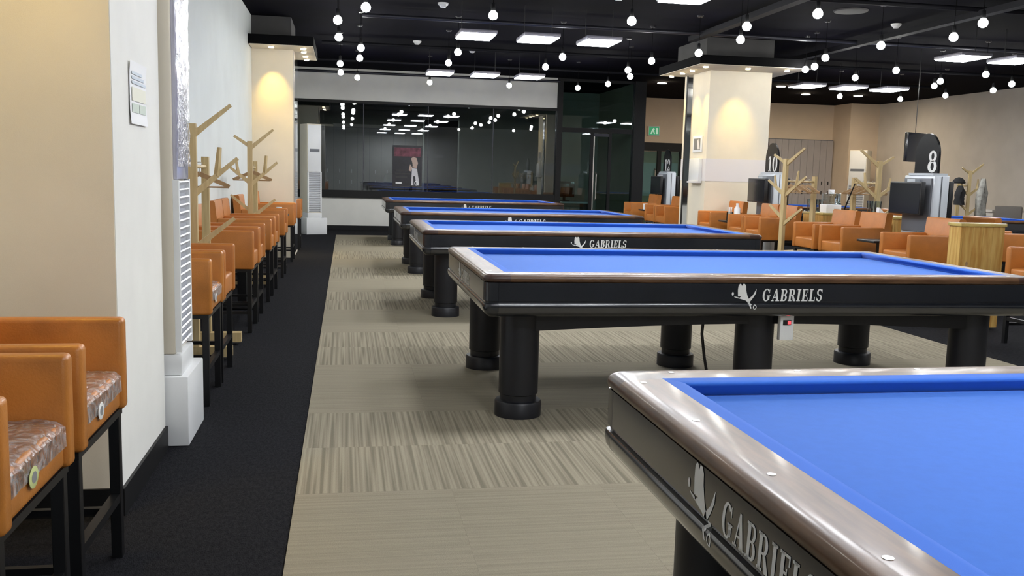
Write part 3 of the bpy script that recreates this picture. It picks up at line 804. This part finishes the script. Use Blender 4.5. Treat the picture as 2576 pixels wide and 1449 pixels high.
obj('holder', bx(-.10, .10, -.08, .08, .11, .26, bev=.004), 'clear_glass', tb)
tm = NB(); box(tm, -.035, .035, -.01, .012, .25, .31)
for v in tm.verts:
    if v.co.z > .3: v.co.x *= 1.5; v.co.y += .02*math.copysign(1, v.co.x)
obj('tissue', tm, 'paper', tb)
tag(tb, 'white tissue box under a clear holder on the pine table', 'tissue box')
def holder(x, y, z, label, n=6):
    t = empty('straw_holder', (x, y, z))
    obj('jar', lathe([(.04, 0), (.045, .005), (.045, .13), (.041, .13), (.040, .01), (.001, .008)], 18), 'clear_glass', t)
    for k in range(n):
        a = 2*PI*k/n
        obj('straw', tube([(.015*math.cos(a), .015*math.sin(a), .01), (.032*math.cos(a), .032*math.sin(a), .20)], .005, 6), 'paper', t)
    return tag(t, label, 'straw holder')
holder(5.56, 12.93, .70, 'jar of white straws on the tray stand under kiosk 10')
tag(obj('billiard_cue', tube([(6.15, 11.42, .01), (6.20, 10.96, .80), (6.23, 10.70, 1.29)], .013, 8, r2=.008), 'plastic_black', None), 'black billiard cue leaning between the right coat racks', 'cue')
tag(obj('spray_bottle', lathe([(.035, 0), (.038, .004), (.038, .12), (.014, .16), (.014, .19), (.018, .19), (.018, .21), (.001, .21)], 16), 'clear_glass', None, (6.68, 11.86, .89)), 'clear bottle behind the tissue box', 'bottle')
for i, (gx, gy) in enumerate(((6.20, 10.22), (6.22, 10.31), (6.30, 10.26))):
    glass(gx, gy, .93, 'clear glass standing before the inner right coat rack', h=.16)
tray_table(6.28, 10.25, .93, 'tall black pedestal table with clear glasses on it')
tag(obj('napkin', prism([(-.05, 0), (.06, 0), (-.04, .09)], 'y', -.03, .03), 'paper', None, (6.26, 10.13, .93)), 'folded white napkin beside the clear glasses', 'napkin')
tag(obj('white_bottle', lathe([(.04, 0), (.045, .005), (.045, .18), (.02, .22), (.02, .26), (.001, .26)], 16), 'plastic_white', None, (5.64, 12.85, .70)), 'white bottle under the kiosk numbered 10', 'bottle')

# ------------------------------------------------------------------ ceiling lamps
def light_panel(x, y, label, z=3.0):
    p = empty('light_panel', (x, y, z))
    obj('panel_housing', bx(-.23, .23, -.30, .30, .012, .055, bev=.006), 'housing', p)
    obj('diffuser', bx(-.215, .215, -.285, .285, 0, .012), 'panel_emit', p, smooth=False)
    for sx in (-1, 1): obj('hanger_wire', tube([(sx*.18, 0, .05), (sx*.18, 0, CZ-z)], .004, 6), 'plastic_black', p)
    return tag(p, label, 'ceiling lamp', 'square LED panel lamps')
for rowname, y in (('behind the viewer', -2.4), ('over the nearest carom table', 1.2), ('over the second carom table', 5.0), ('in the top edge row', 8.66), ('in the near hanging row', 11.9), ('in the far hanging row', 16.55)):
    for cn, x in (('left', 1.60), ('middle', 2.40), ('right', 3.20)):
        light_panel(x, y, '%s white LED panel lamp %s, left half of hall' % (cn, rowname))
for rowname, y in (('above the near right tables', 3.4), ('above the middle right tables', 7.5), ('in the near right row', 11.6), ('in the far right row', 15.95)):
    for cn, x in (('left', 8.21), ('middle', 9.02), ('right', 9.84)):
        light_panel(x, y, '%s white LED panel lamp %s, right half of hall' % (cn, rowname))
bulb_me = finish(lathe([(.016, .046), (.024, .040), (.038, .026), (.046, .009), (.048, -.006), (.043, -.026), (.030, -.041), (.012, -.048), (.002, -.049)], 16), 'bulb', 'bulb_emit')
sock_me = finish(lathe([(.012, .125), (.020, .115), (.023, .045), (.019, .04)], 14), 'lamp_socket', 'plastic_black')
cord_me = finish(tube([(0, 0, .12), (0, 0, CZ-2.95)], .003, 6), 'lamp_cord', 'soffit_black')
rose_me = finish(lathe([(.035, CZ-2.95-.02), (.045, CZ-2.95)], 14), 'ceiling_rose', 'plastic_black')
BL = [(0.19, 9.85), (-0.10, 10.78), (-0.10, 12.15), (0.19, 13.08), (0.19, 14.28), (-0.10, 15.14), (-0.10, 16.49), (0.19, 17.27),
      (1.51, 9.90), (2.98, 9.77), (1.51, 13.04), (1.52, 14.35), (2.98, 13.00), (3.01, 14.28), (1.52, 17.59), (3.01, 17.54), (4.31, 17.43), (4.62, 16.44),
      (4.27, 12.96), (4.30, 14.19), (4.61, 15.07), (4.57, 11.92), (4.58, 10.61), (4.25, 9.70), (4.57, 8.75),
      (6.32, 10.49), (6.29, 11.76), (6.63, 12.69), (6.68, 9.63), (6.36, 8.71), (7.91, 12.68), (7.90, 13.78), (9.34, 12.63), (9.34, 13.71), (9.71, 14.41),
      (10.91, 15.83), (10.56, 13.63), (11.0, 14.65), (10.66, 16.87), (9.36, 16.84), (6.69, 13.08),
      (-.10, 2.6), (-.10, 4.2), (0.19, 5.7), (-.10, 7.3), (1.51, 3.2), (2.98, 3.2), (1.51, 6.9), (2.98, 6.9), (4.3, 4.6), (4.58, 6.4), (6.32, 5.4), (6.68, 7.0)]
for k, (x, y) in enumerate(BL):
    p = empty('pendant_bulb', (x, y, 2.95))
    link('bulb', bulb_me, p); link('lamp_socket', sock_me, p); link('lamp_cord', cord_me, p); link('ceiling_rose', rose_me, p)
    tag(p, 'glowing round bulb hanging on a black cord from the ceiling', 'pendant lamp', 'bare pendant bulbs')
for x, y in ((7.03, 20.5), (9.69, 20.05), (11.1, 21.6), (12.41, 21.45)):
    p = empty('ceiling_downlight', (x, y, CZ))
    obj('light_ring', lathe([(.10, -.008), (.115, -.008), (.115, 0), (.10, 0)], 20), 'plastic_white', p)
    obj('light_lens', lathe([(.10, -.012), (.10, -.002)], 20), 'down_emit', p)
    tag(p, 'flush round downlight in the far right black ceiling', 'ceiling lamp', 'flush ceiling downlights')
# ceiling services
for y, x0, x1, z, m in ((12.75, .2, 10.4, 3.33, 'pipe_grey'), (10.1, -.9, 12, 3.36, 'duct_black'), (15.7, -.4, 12.5, 3.34, 'duct_black'), (18.3, -1.0, 12.5, 3.36, 'duct_black'), (20.2, -1.2, 4.6, 3.33, 'pipe_grey'), (8.0, 0, 12, 3.35, 'duct_black')):
    tag(obj('ceiling_pipe', tube([(x0, y, z), (x1, y, z)], .028, 10), m), {12.75: 'grey metal pipe crossing the ceiling before the right column', 20.2: 'grey metal pipe along the top of the window wall', 10.1: 'dark pipe crossing the ceiling above the third table', 15.7: 'dark pipe crossing the ceiling behind the columns', 18.3: 'dark pipe crossing the ceiling above the farthest table', 8.0: 'dark pipe crossing the ceiling at the top picture edge'}[y], 'pipe')
for x, y0, y1, lab in ((4.95, 6.5, 13.2, 'black cable duct running along the ceiling to the right column'), (7.35, 8.5, 16.5, 'black cable duct along the ceiling right of the column')):
    tag(obj('ceiling_duct', bx(x-.06, x+.06, y0, y1, 3.28, 3.35), 'duct_black', smooth=False), lab, 'duct')
sp = tag(obj('ceiling_speaker', lathe([(.17, -.02), (.20, -.015), (.21, 0), (.17, 0)], 28), 'grey_paint', None, (6.18, 10.99, CZ)), 'round grey ceiling speaker at upper right', 'speaker')
for x, y, lab in ((1.20, 12.1, 'smoke detector at the top picture edge above the left tables'), (1.14, 15.7, 'smoke detector left of the near hanging lamps'), (2.15, 16.4, 'smoke detector between the two rows of hanging lamps'), (7.25, 11.7, 'smoke detector right of the round ceiling speaker')):
    tag(obj('smoke_detector', lathe([(.02, -.06), (.035, -.055), (.05, -.03), (.065, -.025), (.07, 0)], 18), 'plastic_white', None, (x, y, CZ)), lab, 'smoke detector', 'smoke detectors')

# ------------------------------------------------------------------ signs, papers, pictures
def rect_part(parent, name, u0, u1, v0, v1, m, axis, off):
    """thin print on a sheet; axis x: sheet in yz plane, axis y: sheet in xz plane"""
    bm = bx(off, off+.0006, u0, u1, v0, v1) if axis == 'x' else bx(u0, u1, off-.0006, off, v0, v1)
    return obj(name, bm, m, parent, smooth=False)
nt_ = empty('paper_notice', (-.819, 3.96, 1.58))
bm = NB(); n = 10
g = [[bm.verts.new((.004+.010*max(0, (abs(j-n/2)/(n/2))-.55), -.15+.30*i, -.12+.24*j/n)) for i in (0, 1)] for j in range(n+1)]
for a, b in zip(g, g[1:]): bm.faces.new((a[0], a[1], b[1], b[0]))
obj('sheet', bm, 'paper', nt_)
for k in range(3): rect_part(nt_, 'print_line', -.12, .125-.03*k, .035+.018*k, .046+.018*k, 'ink_blue', 'x', .0066)
rect_part(nt_, 'print_block', -.12, .125, -.03, .022, 'ink_yellow', 'x', .0062)
rect_part(nt_, 'print_block', -.12, .0, -.075, -.04, 'ink_green', 'x', .0062); rect_part(nt_, 'print_block', .012, .125, -.075, -.04, 'ink_green', 'x', .0062)
tag(nt_, 'white paper notice with pale coloured print on the near column', 'notice')
ph = empty('framed_photo', (5.548, 14.29, 1.85))
obj('frame', bx(-.02, 0, -.19, .19, -.13, .13, bev=.003), 'paper', ph)
obj('photo', bx(-.022, -.019, -.14, .14, -.09, .09), 'ink_grey', ph, smooth=False)
obj('photo_figure', prism([(-.13, -.08), (-.02, -.08), (-.01, .05), (-.05, .08), (-.08, .02)], 'x', -.024, -.021), 'band_grey', ph, smooth=False)
tag(ph, 'small black and white photo in white frame on the right column', 'picture')
hb = empty('wall_box', (5.545, 14.28, 1.44))
obj('box_body', bx(-.06, 0, -.21, .21, -.18, .18, bev=.006), 'plastic_white', hb)
obj('box_lip', bx(-.085, 0, -.21, .21, -.205, -.18), 'band_grey', hb, smooth=False)
tag(hb, 'white wall box with ledge below the framed photo', 'wall box')
ex = empty('exit_sign', (8.19, YE, 2.55))
obj('sign_box', bx(-.16, .16, -.06, 0, -.13, .13, bev=.004), 'plastic_white', ex)
obj('sign_face', bx(-.14, .14, -.064, -.059, -.11, .11), 'exit_green', ex, smooth=False)
obj('pictogram', prism([(-.10, -.08), (-.06, -.08), (-.03, -.01), (0, -.08), (.03, -.08), (.0, .02), (.03, .05), (-.02, .08), (-.06, .03)], 'y', -.067, -.063), 'exit_white', ex, smooth=False)
obj('pictogram', bx(.06, .11, -.067, -.063, -.08, .08), 'exit_white', ex, smooth=False)
tag(ex, 'green exit sign with running figure above the far doors', 'exit sign')
po = empty('poster', (1.305, YB-.03, 1.415))
obj('poster_sheet', bx(-.315, .315, -.004, .004, -.44, .44), 'poster_black', po, smooth=False)
rect_part(po, 'poster_band', -.29, .29, .20, .39, 'pink', 'y', -.0042)
for k, (a, b) in enumerate(((-.24, .02), (-.26, .06), (-.25, .0))): rect_part(po, 'poster_text', a, b, -.12-.07*k, -.085-.07*k, 'grey_paint', 'y', -.0042)
obj('poster_figure', prism([(.11, .06), (.08, .16), (.13, .20), (.20, .17), (.23, .06), (.20, -.05), (.12, -.03)], 'y', -.0062, -.0042), 'skin', po, smooth=False)
obj('poster_figure', prism([(.10, -.05), (.21, -.06), (.25, -.30), (.26, -.42), (.20, -.42), (.17, -.22), (.13, -.22), (.14, -.42), (.09, -.42)], 'y', -.0060, -.0043), 'band_grey', po, smooth=False)
obj('poster_figure', prism([(.03, -.10), (.06, .04), (.10, -.02), (.12, .0), (.08, -.12)], 'y', -.0060, -.0043), 'skin', po, smooth=False)
F = Flat(); F.ring(.20, -.37, .045, .055, .028, .036)
for v in F.bm.verts: v.co = Vector((v.co.x, -.0066, v.co.y))
obj('poster_mark', F.bm, 'paper', po, smooth=False)
rect_part(po, 'poster_mark', -.25, -.12, -.39, -.35, 'paper', 'y', -.0042)
tag(po, 'dark poster with pink band and a cue player on the window', 'poster')

# ------------------------------------------------------------------ lockers
def lockers(x0, x1, y, z1, n, label, name='locker_row', m='locker_grey', hm='plastic_black'):
    L = empty(name, (x0, y, 0)); wd = (x1-x0)/n
    obj('carcass', bx(0, x1-x0, -.10, 0, 0, z1), 'kiosk_dark', L, smooth=False)
    for k in range(n):
        d = obj('locker_door', bx(k*wd+.004, (k+1)*wd-.004, -.118, -.10, .08, z1-.02), m, L, smooth=False)
        for z in (.95, 1.22):
            obj('locker_handle', bx((k+.5)*wd-.012, (k+.5)*wd+.012, -.135, -.118, z, z+.09), hm, d, smooth=False)
    return tag(L, label, 'lockers')
lockers(11.50, 13.42, YE-.02, 2.46, 10, 'grey cue locker row on the peach far wall')
lk = lockers(-.9, 1.75, 23.87, 2.35, 9, 'locker row added behind the dark window as its reflection', hm='plastic_white')  # added behind the glass to stand in for lockers reflected in it
id_ = struct(empty('door_3', (1.95, 23.9, 0)), 'dark inner door seen through the window')
obj('door_leaf', bx(0, .85, -.04, 0, 0, 2.6), 'base_black', id_, smooth=False)
for a in (-.04, .85): obj('door_post', bx(a, a+.035, -.06, 0, 0, 2.65), 'steel', id_, smooth=False)
obj('door_sign', bx(.28, .48, -.05, -.04, 1.66, 1.74), 'grey_paint', id_, smooth=False)
hl = obj('helmet', lathe([(.13, 0), (.15, .02), (.145, .10), (.11, .19), (.05, .23), (.005, .235)], 20), 'plastic_white', None, (.98, 21.4, 1.02)); tag(hl, 'white round object behind the window left of the poster', 'round object')
dk = empty('shelf_table', (.9, 21.4, 0))
obj('table_top', bx(-.6, .6, -.25, .25, .98, 1.02), 'kiosk_dark', dk, smooth=False)
for sx in (-.55, .55):
    for sy in (-.2, .2): obj('leg', bx(sx-.02, sx+.02, sy-.02, sy+.02, 0, .98), 'steel_black', dk, smooth=False)
tag(dk, 'dark narrow table behind the window', 'table')
# office desk, monitor
ds = empty('office_desk', (5.05, 21.3, 0))
obj('desk_top', bx(-.33, .5, -.35, .35, .66, .70), 'kiosk_grey', ds, smooth=False)
for sx in (-.30, .46): obj('leg', bx(sx-.02, sx+.02, -.32, .32, 0, .66), 'steel_black', ds, smooth=False)
tag(ds, 'grey office desk behind the glass front', 'desk')
om = empty('computer_monitor', (5.0, 21.2, .70))
obj('screen', bx(-.24, .24, -.03, .03, .10, .46, bev=.006), 'screen_black', om); obj('stand', bx(-.03, .03, -.02, .02, .01, .12), 'plastic_black', om, smooth=False); obj('stand_foot', bx(-.12, .12, -.09, .09, 0, .012), 'plastic_black', om, smooth=False)
tag(om, 'black computer monitor on the office desk', 'monitor')
# hanging screen behind kiosk 8, grey chair and ledge by the right wall
tv = empty('hanging_screen', (9.0, 13.72, 1.66))
obj('screen', bx(-.30, .30, -.03, .03, .0, .46, bev=.006), 'screen_black', tv, None, (0, 0, .5)); obj('ceiling_pole', tube([(0, .03, .3), (0, .03, CZ-1.66)], .006, 8), 'plastic_black', tv)
tag(tv, 'black screen hung from the ceiling behind sign 8', 'screen')
gc = empty('grey_chair', (12.75, 16.2, 0), 2.4)
obj('seat', bx(-.24, .24, -.24, .24, .42, .50, bev=.02), 'chair_grey', gc); obj('backrest', bx(-.24, .24, .20, .26, .48, .93, bev=.03, seg=3), 'chair_grey', gc)
for sx in (-.2, .2):
    for sy in (-.2, .2): obj('leg', tube([(sx, sy, 0), (sx*.95, sy*.95, .43)], .014), 'steel_black', gc)
tag(gc, 'grey upholstered chair by the right wall', 'chair')
ld = empty('desk', (13.3, 16.6, 0))
obj('desk_top', bx(-.85, .85, -.3, .3, .80, .84), 'wall_taupe', ld, smooth=False)
for sx in (-.8, .8): obj('side_panel', bx(sx-.02, sx+.02, -.28, .28, 0, .80), 'wall_taupe', ld, smooth=False)
tag(ld, 'pale desk against the right wall behind the grey chair', 'desk')
